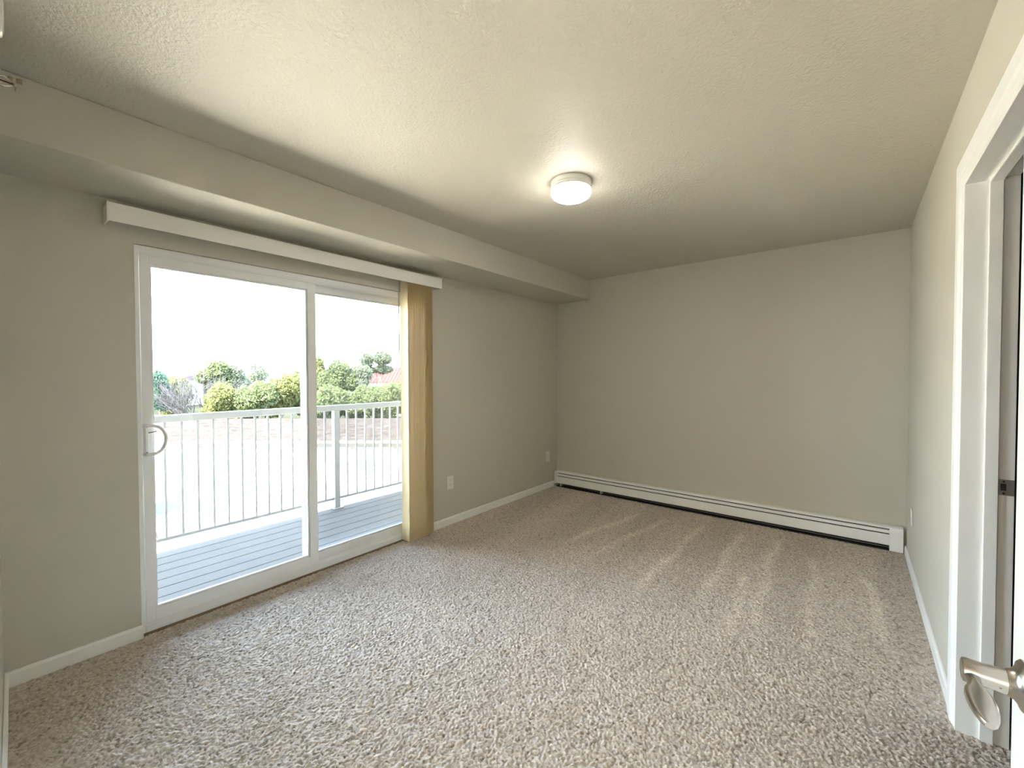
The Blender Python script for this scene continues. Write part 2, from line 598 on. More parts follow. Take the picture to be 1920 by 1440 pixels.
# ------------------------------------------------------------------ vertical blind
vb = thing('vertical_blind', 'cream vertical blind stacked open at one end of its white valance', 'blind', (0.06, 2.1, 2.1))
VX, VZ0, VZ1, VY0, VY1 = 0.115, 2.077, 2.164, 0.346, 2.399
bm = bmesh.new()
box(bm, VX - 0.006, VX, VY0, VY1, VZ0, VZ1)
box(bm, 0.004, VX - 0.006, VY0, VY0 + 0.005, VZ0, VZ1)
box(bm, 0.004, VX - 0.006, VY1 - 0.005, VY1, VZ0, VZ1)
va = obj('valance', bm, M_VALANCE, vb, bevel=0.0012)
for y in (VY0, VY1):
    bm = bmesh.new()
    box(bm, VX - 0.016, VX + 0.0015, y - 0.0015, y + 0.0065 if y < 1 else y + 0.0015, VZ0 - 0.001, VZ1 + 0.001)
    obj('corner_clip', bm, M_VALANCE, va, bevel=0.001)
obj('head_rail', bx(0.038, 0.078, VY0 + 0.03, VY1 - 0.03, 2.115, 2.150), M_VALANCE, vb, bevel=0.003)
NV = 22


def vane_mesh():
    """one slightly cupped vane, 89 mm wide, hung around the origin"""
    bm = bmesh.new()
    k = 9
    z0, z1 = 0.027, 2.108
    rows = []
    for side in (0.0004, -0.0004):
        rows.append([(bm.verts.new((-0.0445 + 0.089 * i / k, side + 0.003 * (1 - (2 * i / k - 1) ** 2), z0)),
                      bm.verts.new((-0.0445 + 0.089 * i / k, side + 0.003 * (1 - (2 * i / k - 1) ** 2), z1))) for i in range(k + 1)])
    for r in rows:
        for a, c in zip(r, r[1:]): bm.faces.new((a[0], c[0], c[1], a[1]))
    for i in range(k):
        for e in (0, 1): bm.faces.new((rows[0][i][e], rows[0][i + 1][e], rows[1][i + 1][e], rows[1][i][e]))
    for i in (0, k): bm.faces.new((rows[0][i][0], rows[0][i][1], rows[1][i][1], rows[1][i][0]))
    return bm


vane0 = obj('vane', vane_mesh(), M_VANE, vb, smooth=True)
for k in range(NV):
    v = vane0 if k == 0 else vane0.copy()
    if k:
        C.objects.link(v)
        v.parent = vb
    y = 2.052 + 0.0118 * k + (random.uniform(-0.0012, 0.0012) if k else 0)
    v.location = Vector((0.0615, y, 0)) - vb.location
    v.rotation_euler = (0, 0, math.radians(4 + random.uniform(-1.2, 1.2)))
bm = bmesh.new()
tube(bm, [(0.098, 1.974, 2.12), (0.098, 1.974, 2.09)], 0.0045, n=8)
tube(bm, [(0.098, 1.974, 2.09), (0.100, 1.977, 1.42)], 0.0042, n=8)
obj('wand', bm, mat('grey acrylic wand', (0.30, 0.29, 0.30), 0.3), vb, smooth=True)

# ------------------------------------------------------------------ baseboard heater
ht = thing('baseboard_heater', 'long white baseboard heater along the foot of the far wall', 'heater', (W / 2, D - 0.04, 0))
HX0, HX1, HF = 0.016, 3.122, D - 0.070
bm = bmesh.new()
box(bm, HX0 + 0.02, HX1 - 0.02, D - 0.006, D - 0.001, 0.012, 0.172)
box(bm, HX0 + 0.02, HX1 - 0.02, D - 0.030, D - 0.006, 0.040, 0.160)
box(bm, HX0 + 0.02, HX1 - 0.02, D - 0.062, D - 0.006, 0.0, 0.008)  # black sheet on the floor, painting in the shade under the heater
obj('back_plate_and_gap_shade', bm, M_DARK, ht)
bm = bmesh.new()
for k in range(0, 60):
    x = HX0 + 0.06 + k * 0.05
    box(bm, x, x + 0.002, D - 0.062, D - 0.032, 0.052, 0.105)
tube(bm, [(HX0 + 0.03, D - 0.047, 0.078), (HX1 - 0.03, D - 0.047, 0.078)], 0.011, n=10)
fe = obj('fin_element', bm, M_FIN, ht)
# hood: from the wall over the top and down a short lip
hp = [(D - 0.001, 0.186), (D - 0.045, 0.186), (D - 0.058, 0.183), (D - 0.066, 0.176), (D - 0.0675, 0.169),
      (D - 0.0655, 0.169), (D - 0.064, 0.1755), (D - 0.057, 0.181), (D - 0.045, 0.184), (D - 0.001, 0.184)]
bm = bmesh.new(); prism(bm, hp, 'x', HX0, HX1)
obj('hood', bm, M_HEAT, ht, smooth=True)
dp = [(D - 0.060, 0.160), (D - 0.068, 0.157), (D - 0.0695, 0.135), (D - 0.0680, 0.135), (D - 0.066, 0.156), (D - 0.060, 0.158)]
bm = bmesh.new(); prism(bm, dp, 'x', HX0 + 0.025, HX1 - 0.06)
obj('damper', bm, M_HEAT, ht)
fp = [(D - 0.062, 0.126), (D - 0.0705, 0.1255), (D - 0.0720, 0.120), (D - 0.0720, 0.048), (D - 0.066, 0.042), (D - 0.055, 0.041),
      (D - 0.055, 0.0425), (D - 0.065, 0.044), (D - 0.0705, 0.049), (D - 0.0705, 0.119), (D - 0.0695, 0.125), (D - 0.062, 0.1255)]
bm = bmesh.new(); prism(bm, fp, 'x', HX0 + 0.02, HX1 - 0.055)
obj('front_panel', bm, M_HEAT, ht)
cap = lambda z0: [(D - 0.001, 0.188), (D - 0.046, 0.188), (D - 0.060, 0.185), (D - 0.0695, 0.177), (D - 0.074, 0.150), (D - 0.074, z0), (D - 0.001, z0)]
bm = bmesh.new(); prism(bm, cap(0.036), 'x', HX0 - 0.004, HX0 + 0.026)
obj('end_cap', bm, M_HEAT, ht, bevel=0.002)
bm = bmesh.new(); prism(bm, cap(0.004), 'x', HX1 - 0.075, HX1 + 0.003)
obj('end_cap', bm, M_HEAT, ht, bevel=0.002)
for x in (0.085, 0.62):
    obj('bracket', bx(x, x + 0.012, D - 0.060, D - 0.010, 0.0, 0.050), M_HEAT, ht)


# ------------------------------------------------------------------ outlets
def outlet(label, pos, side, group):
    """duplex outlet on a wall; built facing +x (side=1) or -x (side=-1)"""
    x, y, z = pos
    t = thing('electrical_outlet', label, 'outlet', pos, group)
    def fl(x0, x1): return (x + side * x0, x + side * x1) if side > 0 else (x - x1, x - x0)
    bm = bmesh.new()
    box(bm, *fl(0.0005, 0.0055), y - 0.036, y + 0.036, z - 0.059, z + 0.059)
    obj('cover_plate', bm, M_PLATE, t, bevel=0.0025)
    for dz in (0.020, -0.020):
        bm = bmesh.new()
        pr = []
        for k in range(24):
            a = 2 * math.pi * k / 24
            pr.append((y + 0.0170 * math.cos(a), z + dz + max(-0.0140, min(0.0140, 0.0172 * math.sin(a)))))
        prism(bm, pr, 'x', *fl(0.0050, 0.0075))
        r = obj('receptacle', bm, M_PLATE, t)
        bm = bmesh.new()
        for dy, hh in ((-0.0062, 0.0045), (0.0062, 0.0036)):
            box(bm, *fl(0.0074, 0.0079), y + dy - 0.0011, y + dy + 0.0011, z + dz + 0.003 - hh, z + dz + 0.003 + hh)
        lathe(bm, [(0, 0), (0.0024, 0), (0.0024, 0.0005), (0, 0.0005)], (x + side * 0.0074, y, z + dz - 0.0075), 'x', 10)
        obj('slot', bm, M_SLOT, r)
    bm = bmesh.new()
    lathe(bm, [(0, 0), (0.0028, 0), (0.0024, 0.0012), (0, 0.0014)], (x + side * 0.0055, y, z), 'x', 12)
    obj('screw', bm, M_PLATE, t)
    return t


outlet('white duplex outlet on the left wall just past the blinds', (0, 2.586, 0.379), 1, 'duplex wall outlets')
outlet('small white outlet on the left wall near the far corner', (0, 4.143, 0.380), 1, 'duplex wall outlets')
outlet('white outlet on the right wall just above the heater end', (W, 3.942, 0.368), -1, 'duplex wall outlets')

# ------------------------------------------------------------------ ceiling lamp
LX, LY = 1.567, 2.086
cl = thing('ceiling_lamp', 'lit round white flush mount lamp on the ceiling', 'ceiling lamp', (LX, LY, H))
bm = bmesh.new()
lathe(bm, [(0, H), (0.113, H), (0.1145, H - 0.006), (0.112, H - 0.024), (0.106, H - 0.026), (0, H - 0.026)], (LX, LY, 0), 'z', 64)
obj('base_pan', bm, M_TRIM, cl, smooth=True)
bm = bmesh.new()
lathe(bm, [(0, H - 0.024), (0.108, H - 0.024), (0.1165, H - 0.028), (0.1165, H - 0.033), (0.113, H - 0.0345), (0, H - 0.0345)], (LX, LY, 0), 'z', 64)
lathe(bm, [(0.1095, H - 0.034), (0.1135, H - 0.034), (0.1135, H - 0.046), (0.1095, H - 0.046)], (LX, LY, 0), 'z', 64)
obj('trim_ring', bm, M_TRIM, cl, smooth=True)
bm = bmesh.new()
lathe(bm, [(0, H - 0.044), (0.108, H - 0.044), (0.1115, H - 0.050), (0.1125, H - 0.060), (0.1105, H - 0.070)], (LX, LY, 0), 'z', 64, 1)
lathe(bm, [(0.1105, H - 0.070), (0.104, H - 0.080), (0.090, H - 0.089), (0.068, H - 0.096), (0.035, H - 0.101), (0, H - 0.103)], (LX, LY, 0), 'z', 64)
bmesh.ops.remove_doubles(bm, verts=bm.verts[:], dist=1e-5)
obj('diffuser', bm, [M_GLOW, M_GLOW2], cl, smooth=True)

# ------------------------------------------------------------------ smoke alarm and sprinkler on the front wall
AX, AZ = 0.93, 2.372
y0 = fy(AX)
sa = thing('smoke_alarm', 'white rounded smoke alarm high on the near wall under the ceiling', 'smoke alarm', (AX, y0, AZ))
bm = bmesh.new()
lathe(bm, [(0, 0.0), (0.064, 0.0), (0.064, 0.012), (0.060, 0.013), (0, 0.013)], (AX, y0, AZ), 'y', 40)
obj('base', bm, M_PLATE, sa, smooth=True)
bm = bmesh.new()
lathe(bm, [(0, 0.012), (0.060, 0.012), (0.060, 0.034), (0.054, 0.044), (0.040, 0.0475), (0, 0.048)], (AX, y0, AZ), 'y', 40)
obj('cover', bm, M_PLATE, sa, smooth=True)

PX, PZ = 0.78, 2.258
y0 = fy(PX)
sp = thing('fire_sprinkler', 'small metal sidewall fire sprinkler below the ceiling near the soffit', 'sprinkler', (PX, y0, PZ))
bm = bmesh.new()
lathe(bm, [(0, 0.0), (0.034, 0.0), (0.034, 0.003), (0.026, 0.010), (0.012, 0.012), (0, 0.012)], (PX, y0, PZ), 'y', 32)
obj('escutcheon', bm, M_BRASS, sp, smooth=True)
bm = bmesh.new()
lathe(bm, [(0, 0.010), (0.011, 0.010), (0.011, 0.032), (0.008, 0.036), (0, 0.036)], (PX, y0, PZ), 'y', 16)
obj('nozzle', bm, M_BRASS, sp, smooth=True)
bm = bmesh.new()
for s in (-1, 1):
    tube(bm, [(PX, y0 + 0.030, PZ + s * 0.010), (PX, y0 + 0.045, PZ + s * 0.015), (PX, y0 + 0.066, PZ + s * 0.004)], 0.0028, n=8)
obj('frame_arm', bm, M_BRASS, sp, smooth=True)
bm = bmesh.new()
tube(bm, [(PX, y0 + 0.035, PZ), (PX, y0 + 0.064, PZ)], 0.0025, n=8)
obj('glass_bulb', bm, M_RED, sp, smooth=True)
bm = bmesh.new()
box(bm, PX - 0.016, PX + 0.016, y0 + 0.066, y0 + 0.069, PZ - 0.012, PZ + 0.006)
box(bm, PX - 0.016, PX + 0.016, y0 + 0.052, y0 + 0.082, PZ + 0.014, PZ + 0.016)
box(bm, PX - 0.003, PX + 0.003, y0 + 0.064, y0 + 0.069, PZ - 0.004, PZ + 0.015)
obj('deflector', bm, M_BRASS, sp)

# ------------------------------------------------------------------ doorway in the right wall
d3 = thing('door_3', 'white painted door frame with casing in the right wall', 'door frame', (W, (RY0 + RY1) / 2, 0), kind='structure')
# casing: flat board with a rounded back band, mitred at the head
CW = 0.102
cprof = [(0.0, 0.0), (0.0, 0.013), (0.006, 0.0155), (0.055, 0.0155), (0.068, 0.0125), (0.074, 0.0135), (0.080, 0.0105), (0.096, 0.0095), (CW, 0.006), (CW, 0.0)]


def casing(parent, side=-1, x=W):
    ya, yb, zt = RY0 - 0.006, RY1 + 0.012, RZ + 0.006
    bm = bmesh.new()
    rows = []
    # profile u runs from the outer edge to the opening
    for corner in (0, 1, 2, 3):
        r = []
        for u, t in cprof:
            o_ = CW - u
            y = (yb + o_) if corner in (0, 1) else (ya - o_)
            z = -0.01 if corner in (0, 3) else zt + o_
            r.append(bm.verts.new((x + side * t, y, z)))
        rows.append(r)
    for a, c in zip(rows, rows[1:]):
        for i in range(len(cprof) - 1):
            bm.faces.new((a[i], a[i + 1], c[i + 1], c[i]))
    bm.faces.new(rows[0]); bm.faces.new(rows[-1])
    return obj('casing', bm, M_TRIM, parent)


casing(d3)
JX0, JX1 = W - 0.008, W + 0.128
bm = bmesh.new()
box(bm, JX0, JX1, RY1, RY1 + 0.012, -0.012, RZ + 0.012)
box(bm, JX0, JX1, RY0, RY0 + 0.012, -0.012, RZ + 0.012)
box(bm, JX0, JX1, RY0 + 0.012, RY1, RZ, RZ + 0.012)
obj('jamb', bm, M_TRIM, d3, bevel=0.001)
# stop: projects into the opening
SX0, SX1, ST = W + 0.053, W + 0.088, 0.011
bm = bmesh.new()
for y0_, y1_ in ((RY1 - ST, RY1), (RY0 + 0.012, RY0 + 0.012 + ST)):
    box(bm, SX0, SX1, y0_, y1_, -0.012, RZ - ST)
box(bm, SX0, SX1, RY0 + 0.012, RY1, RZ - ST, RZ)
obj('stop', bm, M_TRIM, d3, bevel=0.002)
bm = bmesh.new()
box(bm, SX1 + 0.002, JX1 - 0.001, RY1 - 0.0015, RY1, 0.911, 0.968)
sk = obj('strike_plate', bm, M_STEEL, d3, bevel=0.001, label='metal strike plate on the jamb')
bm = bmesh.new()
box(bm, SX1 + 0.006, SX1 + 0.020, RY1 - 0.0019, RY1 - 0.0008, 0.928, 0.953)
obj('latch_hole', bm, M_SLOT, sk)
bm = bmesh.new()
for z in (0.918, 0.960):
    lathe(bm, [(0, 0), (0.0035, 0), (0.0035, 0.0006), (0, 0.0006)], (SX1 + 0.014, RY1 - 0.0020, z), 'y', 10)
obj('screw', bm, M_SLOT, sk)

# ------------------------------------------------------------------ open door with its lever at the right picture edge
d2 = thing('door_2', 'open white door slab with a satin lever at the right', 'door', (3.026, 0.06, 0), kind='structure')
DX, DY = 3.009, 0.921
slab = obj('slab', bx(DX, DX + 0.035, 0.060, DY, 0.012, 2.03), M_DOORP, d2, bevel=0.0015)
HY, HZ = 0.853, 0.930
bm = bmesh.new()
lathe(bm, [(0.033, 0.0), (0.033, -0.004), (0.030, -0.007), (0.024, -0.009), (0.019, -0.013), (0.0165, -0.019), (0, -0.019)][::-1], (DX, HY, HZ), 'x', 40)
lev = thing  # (names kept short below)
rose = obj('rose', bm, M_NICKEL, d2, smooth=True)
bm = bmesh.new()
lathe(bm, [(0, -0.016), (0.0158, -0.016), (0.0150, -0.040), (0.0158, -0.0565), (0.0150, -0.0595), (0.0125, -0.0605), (0, -0.0605)], (DX, HY, HZ), 'x', 36)
# paddle: flattened spoon running back along the door towards the hinges
secs = [(0.846, 0.0088, 0.0080), (0.838, 0.0082, 0.0070), (0.826, 0.0076, 0.0060), (0.816, 0.0078, 0.0052), (0.808, 0.0092, 0.0050), (0.800, 0.0122, 0.0046),
        (0.788, 0.0138, 0.0043), (0.772, 0.0140, 0.0042), (0.756, 0.0130, 0.0041), (0.742, 0.0108, 0.0040), (0.731, 0.0078, 0.0038), (0.724, 0.0040, 0.0034)]
rings = []
for i, (y, a, b_) in enumerate(secs):
    cx = DX - 0.0515 - 0.0003 * i
    cz = HZ - 0.003 + 0.0007 * i
    tilt = math.radians(-0.8 * i)
    r = []
    for k in range(20):
        q = 2 * math.pi * k / 20
        c_, s_ = math.cos(q), math.sin(q)
        u = a * math.copysign(abs(c_) ** (0.9 if i < 3 else 0.55), c_); v = b_ * math.copysign(abs(s_) ** (0.9 if i < 3 else 0.4), s_)
        r.append(bm.verts.new((cx + u * math.cos(tilt) - v * math.sin(tilt), y, cz + u * math.sin(tilt) + v * math.cos(tilt))))
    rings.append(r)
for A, B in zip(rings, rings[1:]):
    for k in range(20): bm.faces.new((A[k], A[(k + 1) % 20], B[(k + 1) % 20], B[k]))
bm.faces.new(rings[0]); bm.faces.new(rings[-1])
lever = obj('lever_handle', bm, M_NICKEL, d2, smooth=True, label='satin nickel lever handle')
bm = bmesh.new()
lathe(bm, [(0, 0), (0.0016, 0), (0.0016, 0.0008), (0, 0.0008)], (DX - 0.026, HY - 0.0150, HZ - 0.003), 'y', 8)
obj('set_screw', bm, M_SLOT, lever)

# ------------------------------------------------------------------ balcony
DZ = -0.05
bm = bmesh.new()
x = -0.124
while x > -1.42:
    box(bm, x - 0.1405, x, -2.6, 6.6, DZ - 0.026, DZ)
    x -= 0.1462
box(bm, -1.43, -0.13, -2.6, 6.6, DZ - 0.20, DZ - 0.09)
tag(obj('balcony_floor', bm, M_DECK, bevel=0.003), 'grey deck boards of the balcony outside the sliding door', 'deck', kind='structure')

RX = -1.412
rl = thing('balcony_railing', 'white metal balcony railing with thin upright balusters', 'railing', (RX, 2.0, DZ))
PY = 2.264
obj('top_rail', bx(RX - 0.026, RX + 0.026, -2.5, 6.5, 0.980, 1.038), M_RAIL, rl, bevel=0.006)
obj('bottom_rail', bx(RX - 0.013, RX + 0.013, -2.5, 6.5, 0.040, 0.066), M_RAIL, rl, bevel=0.003)
for k in (-2, -1, 0, 1, 2):
    y = PY + k * 2.09
    if not -2.5 < y < 6.5: continue
    p_ = obj('post', bx(RX - 0.030, RX + 0.030, y - 0.030, y + 0.030, DZ + 0.010, 0.980), M_RAIL, rl, bevel=0.004)
    obj('base_plate', bx(RX - 0.024, RX + 0.055, y - 0.055, y + 0.055, DZ, DZ + 0.010), M_RAIL, p_, bevel=0.002)
for k in (-2, -1, 0, 1):
    for j in range(18):
        y = PY + k * 2.09 + 0.1275 + 0.1085 * j
        if y < -2.45 or y > 6.45: continue
        obj('baluster', bx(RX - 0.008, RX + 0.008, y - 0.008, y + 0.008, 0.066, 0.980), M_RAIL, rl)

# building around the room: roof / upper balcony and the storeys below
tag(obj('roof', bx(-1.55, 11, -9, 15, 2.62, 2.85), M_STUCCO), 'underside of the balcony above', 'roof', kind='structure')
tag(obj('wall_outer', bx(-0.15, 11, -9, 15, -5.6, -0.25), M_STUCCO), 'apartment facade below the balcony', 'wall', kind='structure')

# ------------------------------------------------------------------ the site outside, laid out on the garage's own axes
GA = math.radians(39.12)
GZ = -5.6


def site(lat, dep, z=0.0):
    return Vector((CAMX + lat * math.cos(GA) - dep * math.sin(GA), lat * math.sin(GA) + dep * math.cos(GA), z))


def turn(bm):
    """carry a bmesh drawn as x = along the garage, y = away from the house into the world"""
    for v in bm.verts:
        v.co = site(v.co.x, v.co.y, v.co.z)
    return bm


tag(obj('ground', turn(bx(-120, 90, 2, 36, GZ - 0.2, GZ)), M_CONC), 'sun bleached concrete parking court below the balcony', 'parking court', kind='structure')
tag(obj('lawn', turn(bx(-400, 400, 36, 700, GZ - 0.2, GZ)), M_LAWN), 'open ground stretching behind the garage to the horizon', 'ground', kind='structure')

# shingle roof: courses with per-tab tone
M_SHING = mat('pale brown shingles', (0.0590, 0.0520, 0.0460), 0.95, spec=0)
n = M_SHING.node_tree
tc_ = n.nodes.new('ShaderNodeTexCoord')
mp_ = n.nodes.new('ShaderNodeMapping')
mp_.inputs['Rotation'].default_value = (0, 0, -GA)
bt_ = n.nodes.new('ShaderNodeTexBrick')
bt_.inputs['Scale'].default_value = 1.0
bt_.inputs['Brick Width'].default_value = 0.32
bt_.inputs['Row Height'].default_value = 0.17
bt_.inputs['Mortar Size'].default_value = 0.012
bt_.inputs['Color1'].default_value = (0.040, 0.0335, 0.029, 1)
bt_.inputs['Color2'].default_value = (0.022, 0.0175, 0.015, 1)
bt_.inputs['Mortar'].default_value = (0.014, 0.0115, 0.010, 1)
n.links.new(tc_.outputs['Object'], mp_.inputs[0])
n.links.new(mp_.outputs[0], bt_.inputs['Vector'])
n.links.new(bt_.outputs['Color'], n.nodes['Principled BSDF'].inputs['Base Color'])
M_SIDING = mat('beige lap siding', (0.085, 0.083, 0.080), 0.8, spec=0.05)

ga = thing('garage_building', 'long low garage with a pale shingle hip roof across the court', 'garage', site(-16, 32, GZ))
GL0, GL1, GD0, GD1, GE, GR = -29.6, -3.0, 28.9, 36.0, -3.14, -1.93
bm = bmesh.new()
box(bm, GL0 + 0.4, GL1 - 0.4, GD0 + 0.4, GD1 - 0.4, GZ, GE)
# lap siding courses above the doors
for k in range(5):
    z = GE - 0.06 - 0.11 * k
    prism(bm, [(GD0 + 0.40, z), (GD0 + 0.375, z - 0.105), (GD0 + 0.40, z - 0.105)], 'x', GL0 + 0.4, GL1 - 0.4)
obj('wall', turn(bm), M_SIDING, ga)
bm = bmesh.new()
mid = (GD0 + GD1) / 2
v = [bm.verts.new(p) for p in ((GL0, GD0, GE), (GL1, GD0, GE), (GL1, GD1, GE), (GL0, GD1, GE), (GL0 + 3.6, mid, GR), (GL1 - 3.6, mid, GR))]
for f in ((0, 1, 5, 4), (1, 2, 5), (2, 3, 4, 5), (3, 0, 4), (0, 3, 2, 1)): bm.faces.new([v[i] for i in f])
obj('roof', turn(bm), M_SHING, ga)
obj('fascia', turn(bx(GL0, GL1, GD0 - 0.03, GD0, GE - 0.14, GE + 0.02)), M_FASCIA, ga)
k = 0
x = GL0 + 1.0
while x < GL1 - 3.2:
    bm = bx(x, x + 2.6, GD0 + 0.33, GD0 + 0.40, GZ, GE - 0.50)
    for j in range(4):
        box(bm, x + 0.05, x + 2.55, GD0 + 0.315, GD0 + 0.33, GZ + 0.04 + j * 0.49, GZ + 0.49 + j * 0.49)
    obj('garage_door', turn(bm), M_GDOOR, ga)
    x += 2.95
for x in (-9.05, -21.8):
    bm = bmesh.new()
    tube(bm, [(x, GD0 - 0.06, GE - 0.10), (x, GD0 - 0.06, GE - 0.35), (x, GD0 + 0.28, GE - 0.6), (x, GD0 + 0.28, GZ + 0.2)], 0.07, n=8)
    obj('downspout', turn(bm), M_FASCIA, ga)


# ------------------------------------------------------------------ trees
def leaf_mat(name, col, back):
    m = bpy.data.materials.new(name)
    m.use_nodes = True
    n = m.node_tree
    b = n.nodes['Principled BSDF']
    b.inputs['Roughness'].default_value = 0.8
    b.inputs['Specular IOR Level'].default_value = 0.1
    tc = n.nodes.new('ShaderNodeTexCoord')
    nz = n.nodes.new('ShaderNodeTexNoise')
    nz.inputs['Scale'].default_value = 1.7
    nz.inputs['Detail'].default_value = 6
    rp = n.nodes.new('ShaderNodeValToRGB')
    rp.color_ramp.elements[0].position = 0.3
    rp.color_ramp.elements[0].color = tuple(c * 0.80 for c in col) + (1,)
    rp.color_ramp.elements[1].position = 0.7
    rp.color_ramp.elements[1].color = tuple(min(1, c * 1.40) for c in col) + (1,)
    n.links.new(tc.outputs['Object'], nz.inputs['Vector'])
    n.links.new(nz.outputs['Fac'], rp.inputs[0])
    n.links.new(rp.outputs[0], b.inputs['Base Color'])
    t = n.nodes.new('ShaderNodeBsdfTranslucent')
    t.inputs['Color'].default_value = tuple(back) + (1,)
    mx = n.nodes.new('ShaderNodeMixShader')
    mx.inputs[0].default_value = 0.5
    n.links.new(b.outputs[0], mx.inputs[1])
    n.links.new(t.outputs[0], mx.inputs[2])
    n.links.new(mx.outputs[0], n.nodes['Material Output'].inputs['Surface'])
    return m


LF = {'green': leaf_mat('mid green leaves', (0.0903, 0.1049, 0.0482), (0.1221, 0.1428, 0.0550)),
      'yellow': leaf_mat('yellow green leaves', (0.1083, 0.1105, 0.0424), (0.1454, 0.1532, 0.0500)),
      'teal': leaf_mat('blue green needles', (0.0430, 0.0860, 0.0568), (0.0516, 0.1032, 0.0671)),
      'pale': leaf_mat('pale airy leaves', (0.1083, 0.1192, 0.0787), (0.1316, 0.1507, 0.0909))}


def crown_mesh(name, blobs, n, size):
    """blobs: (centre, (rx, ry, rz)); scatter folded leaf sprays over them"""
    vol = np.array([b_[1][0] * b_[1][1] * b_[1][2] for b_ in blobs]) ** 0.7
    cnt = np.maximum(40, (n * vol / vol.sum()).astype(int))
    P = []
    for (c, r), m in zip(blobs, cnt):
        d = rng.normal(size=(m, 3)); d /= np.linalg.norm(d, axis=1)[:, None]
        rad = rng.random(m) ** 0.30
        rad *= 1 + 0.16 * np.sin(5 * d[:, 0] + 3 * d[:, 2] + c[0]) * np.cos(4 * d[:, 1] - 2 * d[:, 2])
        P.append(np.array(c)[None] + d * rad[:, None] * np.array(r)[None])
    P = np.concatenate(P)
    m = len(P)
    a = rng.normal(size=(m, 3)); a /= np.linalg.norm(a, axis=1)[:, None]
    b_ = rng.normal(size=(m, 3)); b_ -= (b_ * a).sum(1)[:, None] * a; b_ /= np.linalg.norm(b_, axis=1)[:, None]
    nn = np.cross(a, b_)
    s = size * (0.55 + 0.9 * rng.random(m))[:, None]
    V = np.stack([P - a * s, P - b_ * s * 0.5 + nn * s * 0.2, P + a * s, P + b_ * s * 0.5 + nn * s * 0.2], 1).reshape(-1, 3)
    i = np.arange(m) * 4
    F = np.concatenate([np.stack([i, i + 1, i + 2], 1), np.stack([i, i + 2, i + 3], 1)])
    me = bpy.data.meshes.new(name)
    me.from_pydata(V.tolist(), [], F.tolist())
    return me


def branch(bm, p, d, ln, r, depth):
    q = p + d * ln
    tube(bm, [p, p + d * ln * 0.5 + Vector(rng.normal(size=3)) * ln * 0.05, q], [r, r * 0.85, r * 0.65], n=5, cap=False)
    if depth == 0: return
    for _ in range(2 if depth < 2 else 3):
        nd = (d + Vector(rng.normal(size=3)) * 0.36 + Vector((0, 0, 0.10))).normalized()
        branch(bm, q, nd, ln * random.uniform(0.62, 0.82), r * 0.62, depth - 1)


def tree(name, label, kind, lat, dep, blobs, n=2200, size=0.26, cat='tree', group='trees behind the garage'):
    """blobs in metres: (lateral offset, away offset, height above ground, rx, rz)"""
    base = site(lat, dep, GZ)
    t = thing(name, label, cat, base, group)
    bl = []
    for l, d, z, rx, rz in blobs:
        c = site(lat + l, dep + d, GZ + z)
        bl.append(((c.x, c.y, c.z), (rx, rx, rz)))
    me = crown_mesh('crown', bl, n, size)
    me.materials.append(LF[kind])
    o = bpy.data.objects.new('crown', me)
    C.objects.link(o)
    o.parent = t
    o.location = -base
    top = max(z for _, _, z, _, _ in blobs)
    bm = bmesh.new()
    tube(bm, [base, base + Vector((0.1, 0, top * 0.35)), base + Vector((0, 0.1, top * 0.8))], [0.16, 0.13, 0.06], n=7)
    for l, d, z, rx, rz in blobs:
        c = site(lat + l, dep + d, GZ + z - rz * 0.2)
        s0 = base + Vector((0.1, 0, min(z, top) * 0.35))
        tube(bm, [s0, (s0 + c) / 2 + Vector((0, 0, 0.2)), c], [0.09, 0.06, 0.03], n=5)
    obj('trunk', bm, M_TRUNK, t)
    return t


def px(u, dep):  # lateral metres of an image column at a distance (used for the layout below)
    return (u - 960) / 789.4 * dep


def zz(v, dep):
    return CAMZ - (v - 704) / 789.4 * dep - GZ


